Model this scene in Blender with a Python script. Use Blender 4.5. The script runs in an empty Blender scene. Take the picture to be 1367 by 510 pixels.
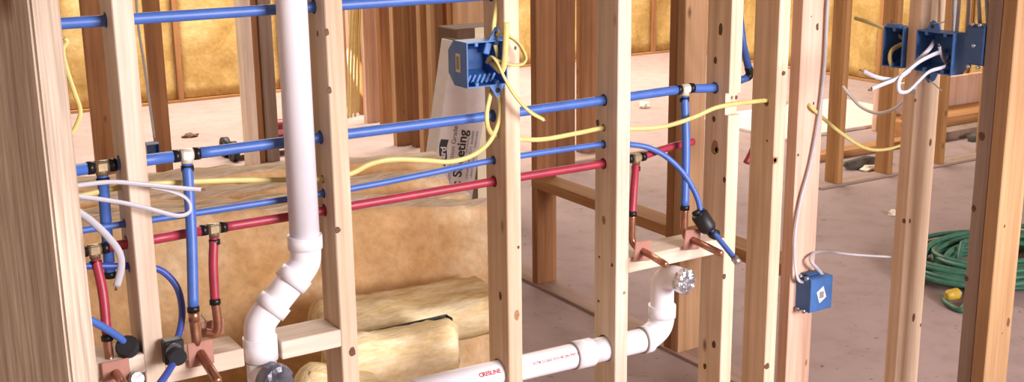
import bpy, bmesh, math, random
from mathutils import Vector, Matrix, noise
random.seed(7)
PI = math.pi
scn = bpy.context.scene
COL = scn.collection

# ------------------------------------------------------------------ camera
F, PITCH, ROLL, YAW, CAMZ = 1602.75, 0.24841, -0.0122127, 0.553368, 1.5
IW, IH = 1367.0, 510.0
fw = Vector((math.sin(YAW)*math.cos(PITCH), math.cos(YAW)*math.cos(PITCH), -math.sin(PITCH)))
rt0 = Vector((math.cos(YAW), -math.sin(YAW), 0)); up0 = rt0.cross(fw)
rt = math.cos(ROLL)*rt0 + math.sin(ROLL)*up0
up = -math.sin(ROLL)*rt0 + math.cos(ROLL)*up0
cd = bpy.data.cameras.new('camera'); cam = bpy.data.objects.new('camera', cd); COL.objects.link(cam)
M4 = Matrix((rt, up, -fw)).transposed().to_4x4(); M4.translation = (0, 0, CAMZ); cam.matrix_world = M4
cd.sensor_fit = 'HORIZONTAL'; cd.sensor_width = 36; cd.lens = F/IW*36; cd.clip_start = .02; cd.clip_end = 200
scn.camera = cam
scn.view_settings.view_transform = 'Standard'; scn.view_settings.look = 'None'
scn.view_settings.gamma = 1; scn.view_settings.use_curve_mapping = False
scn.view_settings.exposure = 0.0

# ------------------------------------------------------------------ daylight, assumed window lamp, added far fill and added sun spot
w = bpy.data.worlds.new('daylight'); scn.world = w; w.use_nodes = True
bg = w.node_tree.nodes['Background']; bg.inputs[0].default_value = (1.0, .88, .78, 1); bg.inputs[1].default_value = .75
def area(name, loc, target, sx, sy, power, col):
    l = bpy.data.lights.new(name, 'AREA'); l.shape = 'RECTANGLE'; l.size = sx; l.size_y = sy; l.energy = power; l.color = col
    o = bpy.data.objects.new(name, l); COL.objects.link(o); o.location = loc
    o.rotation_euler = (Vector(target)-Vector(loc)).to_track_quat('-Z', 'Y').to_euler(); return o
area('assumed_window_light', (2.75, -2.6, 1.85), (1.4, 2.2, .9), 2.2, 1.5, 415, (1.0, .955, 1.0))  # key lamp for an unseen window, assumed behind the camera from the lit faces
area('far_floor_fill', (4.0, 7.5, 3.3), (4.0, 7.55, 0), 6.0, 1.4, 520, (1.0, .91, .78))  # added lamp hung over the far room to brighten its floor, not a window

sl_ = bpy.data.lights.new('added_sun_spot', 'SPOT'); sl_.energy = 9000; sl_.color = (1, .86, .6); sl_.spot_size = math.radians(5.0); sl_.spot_blend = .15; sl_.shadow_soft_size = .01  # narrow spot lamp added to put a sun patch on the far studs
so_ = bpy.data.objects.new('added_sun_spot', sl_); COL.objects.link(so_); so_.location = (.6, 5.3, 4.2)
zl_ = (so_.location-Vector((3.345, 7.37, .30))).normalized(); yl_ = Vector((.06, .45, .2)); yl_ = (yl_-yl_.dot(zl_)*zl_).normalized()
so_.matrix_world = Matrix.Translation(so_.location) @ Matrix((yl_.cross(zl_), yl_, zl_)).transposed().to_4x4() @ Matrix.Diagonal((.22, 1, 1, 1))
def ray(x, y): return (x-IW/2)/F*rt - (y-IH/2)/F*up + fw
def A(x, y, Y):
    d = ray(x, y); return Vector((0, 0, CAMZ)) + d*(Y/d.y)
def AX(x, y, X):
    d = ray(x, y); return Vector((0, 0, CAMZ)) + d*(X/d.x)
def AZ(x, y, Z=0.0):
    d = ray(x, y); return Vector((0, 0, CAMZ)) + d*((Z-CAMZ)/d.z)

# ------------------------------------------------------------------ materials
MATS = {}
def newmat(name):
    m = bpy.data.materials.new(name); m.use_nodes = True; MATS[name] = m
    nt = m.node_tree; return m, nt, nt.nodes['Principled BSDF']
def N(nt, t, **kw):
    n = nt.nodes.new(t)
    for k, v in kw.items():
        if k.startswith('i_'): n.inputs[k[2:].replace('_', ' ')].default_value = v
        else: setattr(n, k, v)
    return n
def ramp(nt, stops):
    r = nt.nodes.new('ShaderNodeValToRGB'); e = r.color_ramp.elements
    while len(e) > 1: e.remove(e[-1])
    e[0].position, e[0].color = stops[0][0], (*stops[0][1], 1)
    for p, c in stops[1:]:
        q = e.new(p); q.color = (*c, 1)
    return r
def mixc(nt, a, b, fac, mode='MIX'):
    m = nt.nodes.new('ShaderNodeMix'); m.data_type = 'RGBA'; m.blend_type = mode
    if isinstance(fac, float): m.inputs[0].default_value = fac
    else: nt.links.new(fac, m.inputs[0])
    for s, v in ((6, a), (7, b)):
        if isinstance(v, tuple): m.inputs[s].default_value = (*v, 1)
        else: nt.links.new(v, m.inputs[s])
    return m.outputs[2]
def wood(name, c1, c2, knot=(.16, .07, .03), rough=.75, axis='Z', grain=1.0, fine=(110.0, .80)):
    m, nt, b = newmat(name); L = nt.links.new
    tc = N(nt, 'ShaderNodeTexCoord'); oi = N(nt, 'ShaderNodeObjectInfo')
    off = N(nt, 'ShaderNodeVectorMath', operation='SCALE'); 
    comb = N(nt, 'ShaderNodeCombineXYZ'); L(oi.outputs['Random'], comb.inputs[0]); L(oi.outputs['Random'], comb.inputs[1]); L(oi.outputs['Random'], comb.inputs[2])
    L(comb.outputs[0], off.inputs[0]); off.inputs['Scale'].default_value = 37.0
    add = N(nt, 'ShaderNodeVectorMath', operation='ADD'); L(tc.outputs['Object'], add.inputs[0]); L(off.outputs[0], add.inputs[1])
    sc = {'Z': (1, 1, .035), 'X': (.035, 1, 1), 'Y': (1, .035, 1)}[axis]
    mp = N(nt, 'ShaderNodeMapping'); mp.inputs['Scale'].default_value = sc; L(add.outputs[0], mp.inputs[0])
    n1 = N(nt, 'ShaderNodeTexNoise', i_Scale=26.0, i_Detail=4.0, i_Distortion=.6); L(mp.outputs[0], n1.inputs['Vector'])
    n2 = N(nt, 'ShaderNodeTexNoise', i_Scale=fine[0], i_Detail=3.0); L(mp.outputs[0], n2.inputs['Vector'])
    n3 = N(nt, 'ShaderNodeTexNoise', i_Scale=2.2, i_Detail=3.0); L(add.outputs[0], n3.inputs['Vector'])
    r1 = ramp(nt, [(.30, c2), (.62, c1)]); L(n1.outputs[0], r1.inputs[0])
    r2 = ramp(nt, [(.3, (fine[1], fine[1]*.95, fine[1]*.9)), (.7, (1.05, 1.05, 1.05))]); L(n2.outputs[0], r2.inputs[0])
    c = mixc(nt, r1.outputs[0], r2.outputs[0], .7*grain, 'MULTIPLY')
    r3 = ramp(nt, [(.3, (.80, .74, .68)), (.7, (1.08, 1.07, 1.05))]); L(n3.outputs[0], r3.inputs[0])
    c = mixc(nt, c, r3.outputs[0], .8, 'MULTIPLY')
    # knots
    mk = N(nt, 'ShaderNodeMapping'); mk.inputs['Scale'].default_value = {'Z': (1, 1, .42), 'X': (.42, 1, 1), 'Y': (1, .42, 1)}[axis]; L(add.outputs[0], mk.inputs[0])
    v = N(nt, 'ShaderNodeTexVoronoi', i_Scale=10.5, i_Randomness=1.0); L(mk.outputs[0], v.inputs['Vector'])
    rk = ramp(nt, [(.04, (1, 1, 1)), (.075, (.5, .5, .5)), (.115, (0, 0, 0))]); L(v.outputs['Distance'], rk.inputs[0])
    sel = N(nt, 'ShaderNodeSeparateColor'); L(v.outputs['Color'], sel.inputs[0])
    gt = N(nt, 'ShaderNodeMath', operation='GREATER_THAN'); L(sel.outputs[0], gt.inputs[0]); gt.inputs[1].default_value = .35
    mu = N(nt, 'ShaderNodeMath', operation='MULTIPLY'); L(rk.outputs[0], mu.inputs[0]); L(gt.outputs[0], mu.inputs[1])
    c = mixc(nt, c, knot, mu.outputs[0])
    # each board a little different
    hv = N(nt, 'ShaderNodeHueSaturation'); L(c, hv.inputs['Color'])
    mr = N(nt, 'ShaderNodeMapRange'); L(oi.outputs['Random'], mr.inputs[0]); mr.inputs[3].default_value = .9; mr.inputs[4].default_value = 1.08
    L(mr.outputs[0], hv.inputs['Value']); L(hv.outputs[0], b.inputs['Base Color'])
    b.inputs['Roughness'].default_value = rough; b.inputs['Specular IOR Level'].default_value = .25
    bp = N(nt, 'ShaderNodeBump', i_Strength=.25, i_Distance=.002); L(n2.outputs[0], bp.inputs['Height']); L(bp.outputs[0], b.inputs['Normal'])
    return m
def plain(name, col, rough=.5, metal=0.0, var=.12, scale=30.0, spec=.5, bump=0.0, bscale=200.0):
    m, nt, b = newmat(name); L = nt.links.new
    tc = N(nt, 'ShaderNodeTexCoord'); n = N(nt, 'ShaderNodeTexNoise', i_Scale=scale, i_Detail=4.0); L(tc.outputs['Object'], n.inputs['Vector'])
    r = ramp(nt, [(.3, tuple(x*(1-var) for x in col)), (.7, tuple(min(1, x*(1+var)) for x in col))]); L(n.outputs[0], r.inputs[0])
    L(r.outputs[0], b.inputs['Base Color']); b.inputs['Roughness'].default_value = rough; b.inputs['Metallic'].default_value = metal
    b.inputs['Specular IOR Level'].default_value = spec
    if bump:
        n2 = N(nt, 'ShaderNodeTexNoise', i_Scale=bscale, i_Detail=3.0); L(tc.outputs['Object'], n2.inputs['Vector'])
        bp = N(nt, 'ShaderNodeBump', i_Strength=bump, i_Distance=.004); L(n2.outputs[0], bp.inputs['Height']); L(bp.outputs[0], b.inputs['Normal'])
    return m
def fibre(name, c1, c2, c3, s=(1, 1, 1), scale=6.0):
    m, nt, b = newmat(name); L = nt.links.new
    tc = N(nt, 'ShaderNodeTexCoord'); mp = N(nt, 'ShaderNodeMapping'); mp.inputs['Scale'].default_value = s; L(tc.outputs['Object'], mp.inputs[0])
    n = N(nt, 'ShaderNodeTexNoise', i_Scale=scale, i_Detail=6.0, i_Roughness=.66, i_Distortion=.4); L(mp.outputs[0], n.inputs['Vector'])
    n2 = N(nt, 'ShaderNodeTexNoise', i_Scale=38.0, i_Detail=6.0, i_Distortion=.3); L(mp.outputs[0], n2.inputs['Vector'])
    r = ramp(nt, [(.32, c1), (.5, c2), (.68, c3)]); L(n.outputs[0], r.inputs[0])
    r2 = ramp(nt, [(.3, (.78, .76, .72)), (.7, (1.12, 1.12, 1.12))]); L(n2.outputs[0], r2.inputs[0])
    c = mixc(nt, r.outputs[0], r2.outputs[0], .6, 'MULTIPLY'); L(c, b.inputs['Base Color'])
    b.inputs['Roughness'].default_value = 1.0; b.inputs['Specular IOR Level'].default_value = .05
    bp = N(nt, 'ShaderNodeBump', i_Strength=.3, i_Distance=.010); L(n2.outputs[0], bp.inputs['Height']); L(bp.outputs[0], b.inputs['Normal'])
    return m

wood('pine', (.80, .65, .50), (.62, .46, .31))
wood('pine_pale', (.84, .74, .63), (.69, .56, .43))
wood('pine_pink', (.78, .57, .46), (.62, .40, .30))
wood('fir_brown', (.38, .19, .085), (.25, .115, .048))  # brown deepened so the albedo carries the shade on the rear studs
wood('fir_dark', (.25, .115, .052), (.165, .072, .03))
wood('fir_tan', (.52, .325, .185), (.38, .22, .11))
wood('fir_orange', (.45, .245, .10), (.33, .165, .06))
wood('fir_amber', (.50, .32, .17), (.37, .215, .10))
wood('grey_board', (.34, .26, .21), (.24, .17, .13))
wood('pine_x', (.84, .74, .64), (.70, .57, .45), axis='X')
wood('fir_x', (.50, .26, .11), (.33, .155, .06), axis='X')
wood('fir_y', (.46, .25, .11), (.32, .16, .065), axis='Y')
wood('plate_y', (.40, .29, .25), (.31, .22, .18), axis='Y')
wood('plate_x', (.44, .33, .28), (.36, .26, .22), axis='X')
plain('pex_blue', (.06, .145, .47), .42, var=.1)
plain('pex_blue_shaded', (.04, .075, .34), .4, var=.1)  # darker copy of the pipe blue, its shade put into the colour
plain('pex_red', (.35, .028, .055), .42, var=.12)
plain('black_rubber', (.012, .012, .014), .5)
plain('crimp_black', (.02, .018, .018), .35, metal=.5)
plain('brass', (.36, .28, .17), .42, metal=.7, var=.2, scale=80)
plain('plated', (.82, .76, .62), .4, metal=.3)
plain('copper', (.42, .20, .12), .34, metal=.8, var=.25, scale=40)
plain('copper_plate', (.42, .205, .155), .6, metal=.25, var=.16, scale=25)
plain('pvc', (.86, .85, .90), .35, var=.03, scale=8)
plain('pvc_joint', (.32, .27, .24), .7)
plain('tape_grey', (.13, .13, .16), .3, metal=.3, var=.5, scale=22, bump=.6, bscale=60)
plain('foil', (.55, .57, .62), .22, metal=.9, var=.3, scale=60, bump=.8, bscale=90)
plain('box_blue', (.05, .155, .42), .42, var=.12)
plain('box_dark_blue', (.03, .09, .24), .45, var=.12)
plain('sticker', (.82, .80, .76), .6, var=.03)
plain('sticker_tan', (.70, .60, .42), .6, var=.05)
plain('ink_grey', (.28, .27, .27), .7)
plain('ink_black', (.03, .03, .035), .7)
plain('ink_red', (.45, .05, .07), .7)
plain('cable_yellow', (.64, .545, .19), .45, var=.08)
plain('cable_white', (.50, .495, .54), .4, var=.04)
plain('cable_grey', (.42, .42, .44), .4)
plain('wire_bare', (.25, .14, .08), .4, metal=.6)
plain('steel', (.45, .45, .47), .35, metal=.9)
plain('cord_green', (.035, .13, .08), .5, var=.25)
plain('plug_yellow', (.50, .33, .03), .45)
plain('red_paint', (.20, .013, .02), .4)
plain('knot', (.13, .055, .025), .7, var=.4, scale=120)
plain('knot_pale', (.36, .19, .09), .7, var=.3, scale=120)
plain('cardboard_white', (.66, .62, .61), .8, var=.04)
plain('cardboard_brown', (.115, .062, .034), .85, var=.1)
plain('facing_black', (.035, .035, .04), .5, var=.3, bump=.5)
plain('gypsum', (.62, .54, .50), .9, var=.06, scale=6)
plain('sheathing', (.45, .30, .14), .9, var=.2, scale=6)
plain('scrap_dark', (.09, .075, .06), .9, var=.4)
plain('scrap_pale', (.70, .62, .48), .9, var=.2)
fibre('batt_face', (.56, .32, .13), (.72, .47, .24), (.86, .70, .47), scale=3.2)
fibre('batt_edge', (.62, .46, .22), (.76, .62, .36), (.86, .76, .54), s=(1, 6, 6), scale=3.0)
fibre('batt_top', (.40, .285, .175), (.60, .47, .34), (.77, .67, .55), s=(.7, 8, 8), scale=4.0)
fibre('batt_fluffy', (.64, .46, .20), (.80, .64, .36), (.90, .80, .56), s=(1, 3, 3), scale=5.0)
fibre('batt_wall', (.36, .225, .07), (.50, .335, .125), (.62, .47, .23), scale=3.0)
# floor
m, nt, b = newmat('floor_slab'); L = nt.links.new
tc = N(nt, 'ShaderNodeTexCoord')
n1 = N(nt, 'ShaderNodeTexNoise', i_Scale=.9, i_Detail=5.0); n2 = N(nt, 'ShaderNodeTexNoise', i_Scale=9.0, i_Detail=6.0, i_Roughness=.65); n3 = N(nt, 'ShaderNodeTexNoise', i_Scale=34.0, i_Detail=4.0)
for n in (n1, n2, n3): L(tc.outputs['Object'], n.inputs['Vector'])
r1 = ramp(nt, [(.3, (.315, .235, .22)), (.7, (.395, .295, .28))]); L(n1.outputs[0], r1.inputs[0])
r2 = ramp(nt, [(.28, (.8, .78, .76)), (.5, (1, 1, 1)), (.75, (1.06, 1.06, 1.06))]); L(n2.outputs[0], r2.inputs[0])
r3 = ramp(nt, [(.26, (.45, .42, .41)), (.33, (1, 1, 1))]); L(n3.outputs[0], r3.inputs[0])
c = mixc(nt, r1.outputs[0], r2.outputs[0], .8, 'MULTIPLY'); c = mixc(nt, c, r3.outputs[0], .8, 'MULTIPLY')
L(c, b.inputs['Base Color']); b.inputs['Roughness'].default_value = .85; b.inputs['Specular IOR Level'].default_value = .2
bp = N(nt, 'ShaderNodeBump', i_Strength=.2, i_Distance=.003); L(n2.outputs[0], bp.inputs['Height']); L(bp.outputs[0], b.inputs['Normal'])

# ------------------------------------------------------------------ mesh helpers
class G:
    """collects geometry in world space; build() makes ONE mesh object"""
    def __init__(s): s.bm = bmesh.new()
    def box(s, lo, hi, bevel=0.0, mat=0, R=None, c=None):
        bm = bmesh.new(); bmesh.ops.create_cube(bm, size=1)
        lo, hi = Vector(lo), Vector(hi)
        for v in bm.verts: v.co = Vector([(lo[i]+hi[i])/2 + v.co[i]*(hi[i]-lo[i]) for i in range(3)])
        if bevel: bmesh.ops.bevel(bm, geom=bm.edges[:], offset=bevel, segments=1, affect='EDGES')
        if R is not None:
            c = Vector(c) if c is not None else (lo+hi)/2
            for v in bm.verts: v.co = c + R @ (v.co-c)
        s.merge(bm, mat); return s
    def merge(s, bm, mat=0, smooth=False):
        vm = [s.bm.verts.new(v.co) for v in bm.verts]; bm.verts.index_update()
        for f in bm.faces:
            nf = s.bm.faces.new([vm[v.index] for v in f.verts]); nf.material_index = mat if mat >= 0 else f.material_index; nf.smooth = smooth or f.smooth
        bm.free()
    def sweep(s, pts, rad, n=12, flat=1.0, fdir=None, caps=True, mat=0):
        """tube along pts; rad number or list; flat squashes along fdir"""
        pts = [Vector(p) for p in pts]; k = len(pts)
        rad = rad if isinstance(rad, (list, tuple)) else [rad]*k
        T = []
        for i in range(k):
            a = pts[max(i-1, 0)]; c = pts[min(i+1, k-1)]
            t = (c-a); T.append(t.normalized() if t.length > 1e-9 else (T[-1] if T else Vector((0, 0, 1))))
        u = (fdir or Vector((.31, .9, .2))); u = (u - u.dot(T[0])*T[0]).normalized()
        rings = []
        for i in range(k):
            u = u - u.dot(T[i])*T[i]
            u = u.normalized() if u.length > 1e-6 else T[i].orthogonal().normalized()
            v = T[i].cross(u)
            rings.append([s.bm.verts.new(pts[i] + rad[i]*(math.cos(2*PI*j/n)*u*flat + math.sin(2*PI*j/n)*v)) for j in range(n)])
        for i in range(k-1):
            for j in range(n):
                f = s.bm.faces.new((rings[i][j], rings[i][(j+1) % n], rings[i+1][(j+1) % n], rings[i+1][j])); f.smooth = True; f.material_index = mat
        if caps:
            f = s.bm.faces.new(rings[0][::-1]); f.material_index = mat
            f = s.bm.faces.new(rings[-1]); f.material_index = mat
        return s
    def cyl(s, a, b, r, n=16, mat=0, r2=None): return s.sweep([a, b], [r, r if r2 is None else r2], n, mat=mat)
    def ring(s, a, b, ro, ri, n=20, mat=0):
        a, b = Vector(a), Vector(b); t = (b-a).normalized(); u = t.orthogonal().normalized(); v = t.cross(u)
        R = [[s.bm.verts.new(p + r*(math.cos(2*PI*j/n)*u + math.sin(2*PI*j/n)*v)) for j in range(n)] for p, r in ((a, ri), (a, ro), (b, ro), (b, ri))]
        for i in range(4):
            for j in range(n):
                f = s.bm.faces.new((R[i][j], R[i][(j+1) % n], R[(i+1) % 4][(j+1) % n], R[(i+1) % 4][j])); f.smooth = i in (1, 3); f.material_index = mat
        return s
    def prism(s, poly, d, mat=0):
        """extrude planar polygon (world points) by vector d"""
        d = Vector(d); a = [s.bm.verts.new(Vector(p)) for p in poly]; b2 = [s.bm.verts.new(Vector(p)+d) for p in poly]; n = len(poly)
        s.bm.faces.new(a[::-1]).material_index = mat; s.bm.faces.new(b2).material_index = mat
        for i in range(n): s.bm.faces.new((a[i], a[(i+1) % n], b2[(i+1) % n], b2[i])).material_index = mat
        return s
    def xform(s, R, t):
        for v in s.bm.verts: v.co = R @ v.co + Vector(t)
        return s
    def build(s, name, mats, parent=None, base=None):
        bmesh.ops.recalc_face_normals(s.bm, faces=s.bm.faces[:])
        vs = [v.co for v in s.bm.verts]
        lo = Vector([min(v[i] for v in vs) for i in range(3)]); hi = Vector([max(v[i] for v in vs) for i in range(3)])
        o0 = Vector(base) if base is not None else Vector(((lo.x+hi.x)/2, (lo.y+hi.y)/2, lo.z))
        for v in s.bm.verts: v.co -= o0
        me = bpy.data.meshes.new(name); s.bm.to_mesh(me); s.bm.free()
        for mm in (mats if isinstance(mats, (list, tuple)) else [mats]): me.materials.append(MATS[mm])
        return link(name, me, o0, parent)
def wloc(o):
    p = Vector(o.location)
    while o.parent: o = o.parent; p += Vector(o.location)
    return p
def link(name, me, loc, parent=None):
    o = bpy.data.objects.new(name, me); COL.objects.link(o)
    o.location = Vector(loc) - (wloc(parent) if parent else Vector((0, 0, 0)))
    if parent: o.parent = parent
    return o
def empty(name, loc):
    o = bpy.data.objects.new(name, None); COL.objects.link(o); o.location = loc; o.empty_display_size = .05; return o
def tag(o, label, cat, group=None):
    o['label'] = label; o['category'] = cat
    if group: o['group'] = group
    return o
def struct(o, label=None):
    o['kind'] = 'structure'
    if label: o['label'] = label
    return o
def spline(pts, n=10):
    P = [Vector(p) for p in pts]
    if len(P) < 3: return [P[0].lerp(P[-1], i/n) for i in range(n+1)]
    P = [2*P[0]-P[1]] + P + [2*P[-1]-P[-2]]; out = []
    for i in range(1, len(P)-2):
        a, b, c, d = P[i-1:i+3]
        for k in range(n):
            t = k/n; out.append(.5*((2*b) + (c-a)*t + (2*a-5*b+4*c-d)*t*t + (3*b-a-3*c+d)*t**3))
    out.append(P[-2]); return out
def text_mesh(body, size, align='LEFT', bold=0.0):
    cu = bpy.data.curves.new('t', 'FONT'); cu.body = body; cu.size = size; cu.align_x = align; cu.offset = bold
    o = bpy.data.objects.new('t', cu); COL.objects.link(o)
    dg = bpy.context.evaluated_depsgraph_get(); me = bpy.data.meshes.new_from_object(o.evaluated_get(dg))
    bpy.data.objects.remove(o); bpy.data.curves.remove(cu); return me
def text_part(name, body, size, mat, parent, fn, bold=0.0, align='LEFT'):
    """print: every text vertex (x,y) goes through fn -> world point on the printed surface"""
    me = text_mesh(body, size, align, bold)
    bm = bmesh.new(); bm.from_mesh(me); bpy.data.meshes.remove(me)
    g = G()
    for v in bm.verts: v.co = fn(v.co.x, v.co.y)
    g.merge(bm); return g.build(name, mat, parent)

# ------------------------------------------------------------------ lumber
def board(name, lo, hi, mat, parent, bevel=.002, holes=(), cuts=(), label=None, lean=None):
    """holes: (y, z, r) drilled along X; cuts: (lo, hi) boxes sawn out"""
    g = G(); g.box(lo, hi, bevel)
    if holes or cuts:
        me = bpy.data.meshes.new('a'); bmesh.ops.recalc_face_normals(g.bm, faces=g.bm.faces[:]); g.bm.to_mesh(me); g.bm.free()
        oa = bpy.data.objects.new('a', me); COL.objects.link(oa)
        c = G()
        for (y, z, r) in holes: c.cyl((lo[0]-.05, y, z), (hi[0]+.05, y, z), r, 20)
        for (a, b2) in cuts: c.box(a, b2)
        bmesh.ops.recalc_face_normals(c.bm, faces=c.bm.faces[:])
        mc = bpy.data.meshes.new('c'); c.bm.to_mesh(mc); c.bm.free(); oc = bpy.data.objects.new('c', mc); COL.objects.link(oc)
        md = oa.modifiers.new('b', 'BOOLEAN'); md.object = oc; md.operation = 'DIFFERENCE'; md.solver = 'EXACT'
        bpy.context.view_layer.update(); dg = bpy.context.evaluated_depsgraph_get()
        r = bpy.data.meshes.new_from_object(oa.evaluated_get(dg))
        bpy.data.objects.remove(oa); bpy.data.objects.remove(oc)
        g = G(); bm = bmesh.new(); bm.from_mesh(r)
        for f in bm.faces: f.smooth = False
        g.merge(bm); bpy.data.meshes.remove(r)
    if lean is not None:
        base = Vector(((lo[0]+hi[0])/2, (lo[1]+hi[1])/2, lo[2]))
        for v in g.bm.verts: v.co = base + lean @ (v.co-base)
    o = g.build(name, mat, parent)
    if label: o['label'] = label
    return o
TOP = 2.44

# ================================================================== SETTING
g = G(); g.box((-3, -4, -.1), (7.6, 9.2, 0)); struct(g.build('floor', 'floor_slab'), 'dusty mauve grey slab floor')

ceil_ = struct(empty('ceiling', (2, .5, 2.478)), 'unseen plywood ceiling above the near rooms, added to cut sky light')  # out of view, added to keep sky light off the near rooms
g = G(); g.box((-2.2, -3.4, 2.62), (7.4, 4.9, 2.64)); g.build('deck', 'gypsum', ceil_)
for k in range(15): board('joist', (-2.1+.61*k, -3.3, 2.478), (-2.06+.61*k, 4.8, 2.62), 'fir_y', ceil_)
g = G(); g.box((-2.22, -3.42, 0), (-2.2, 4.9, 2.64)); struct(g.build('wall_left', 'sheathing'), 'unseen sheathed wall left of the camera, added to block ambient light')  # unseen wall added to stop ambient light from the left
g = G(); g.box((-2.22, -3.44, 0), (7.4, -3.42, 2.64)); struct(g.build('wall_rear', 'sheathing'), 'unseen sheathed wall behind the camera, added to block ambient light')  # unseen wall added to stop ambient light from behind

# ---- front plumbing wall (runs along X, face at Y = D)
D, DB = 2.2, 2.289
YP = 2.255                      # pipe plane
wall_front = struct(empty('wall_front', (1.2, 2.245, 0)), 'open stud wall carrying the water pipes and drains')
ZB_U, ZB_M, ZB_S, ZR, ZB_L = 1.273, 1.007, .897, .853, .800
HO = lambda *a: [(YP if len(q) < 3 else q[2], q[0], q[1]) for q in a]
FS = [(.122, 'pine_pale', HO((ZB_U, .014), (ZB_M, .014), (.889, .010), (ZR, .013))),
      (.528, 'pine_pale', HO((ZB_U, .0145), (ZB_M, .0145), (.889, .010), (ZR, .013), (ZB_L, .010))),
      (.934, 'pine', HO((ZB_U, .0145), (ZB_M, .0145), (.889, .0105), (ZR, .0135), (.919, .009))),
      (1.345, 'pine', HO((ZB_U, .0145), (ZB_M, .0145), (.906, .0105), (ZR+.004, .0135), (.398, .034, 2.2445))),
      (1.649, 'pine_pale', HO((ZB_M+.004, .0145), (.905, .0105), (ZR+.005, .0135), (.945, .009), (.393, .034, 2.2445))),
      (1.9906, 'pine', HO((ZB_M, .0145))),
      (2.148, 'pine', HO((.956, .009, 2.235)))]
ST = {}
for i, (x, mt, hol) in enumerate(FS):
    cuts = []
    if i == 5: cuts = [((1.98, 2.19, .945), (2.04, 2.214, 1.0))]
    ST[i+1] = board('stud', (x, D, .038), (x+.038, DB, TOP), mt, wall_front, holes=hol, cuts=cuts)
ST[8] = board('stud', (2.228, D, .038), (2.317, D+.038, TOP), 'pine_pink', wall_front, label='flat-turned pinkish stud with the white cable running down it')
board('bottom_plate', (-.6, D, 0), (2.36, DB, .038), 'pine_x', wall_front)
board('top_plate', (-.6, D, TOP), (2.36, DB, TOP+.038), 'pine_x', wall_front)
board('blocking', (.16, D, .605), (.528, DB, .643), 'pine_x', wall_front)
board('blocking', (.566, D, .572), (.724, DB, .610), 'pine_x', wall_front)
board('blocking', (.803, D, .568), (.934, DB, .606), 'pine_x', wall_front)
board('blocking', (1.687, D, .592), (1.9906, DB, .630), 'pine_x', wall_front)

# ---- cross wall (runs along Y at X = 2.39 .. 2.479)
X0, X1 = 2.39, 2.479
wall_cross = struct(empty('wall_cross', (2.435, 2.7, 0)), 'stud wall running back from the front wall with a low sill')
def cst(y0, mat, z0=.012, z1=TOP, w=.038, label=None, x0=X0, x1=X1): return board('stud', (x0, y0, z0), (x1, y0+w, z1), mat, wall_cross, label=label)
board('bottom_plate', (X0-.004, 2.3, 0), (X1, 6.2, .012), 'plate_y', wall_cross)
cst(3.69, 'fir_brown', z1=.392); cst(3.69, 'fir_brown', z0=.430)
cst(2.886, 'fir_brown'); cst(2.848, 'fir_tan')
board('sill', (X0, 2.924, .392), (X1, 3.73, .430), 'fir_y', wall_cross)
board('blocking', (X0, 2.35, .40), (X1, 2.848, .438), 'fir_y', wall_cross)
ST[9] = cst(1.967, 'pine', z0=0); ST[11] = cst(1.742, 'grey_board', z0=0, label='weathered grey stud doubled against an orange one'); ST[10] = cst(1.703, 'fir_amber', z0=0, label='orange stud doubled against a weathered grey one')
board('top_plate', (X0, .5, TOP), (X1, 6.2, TOP+.038), 'fir_y', wall_cross)

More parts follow.
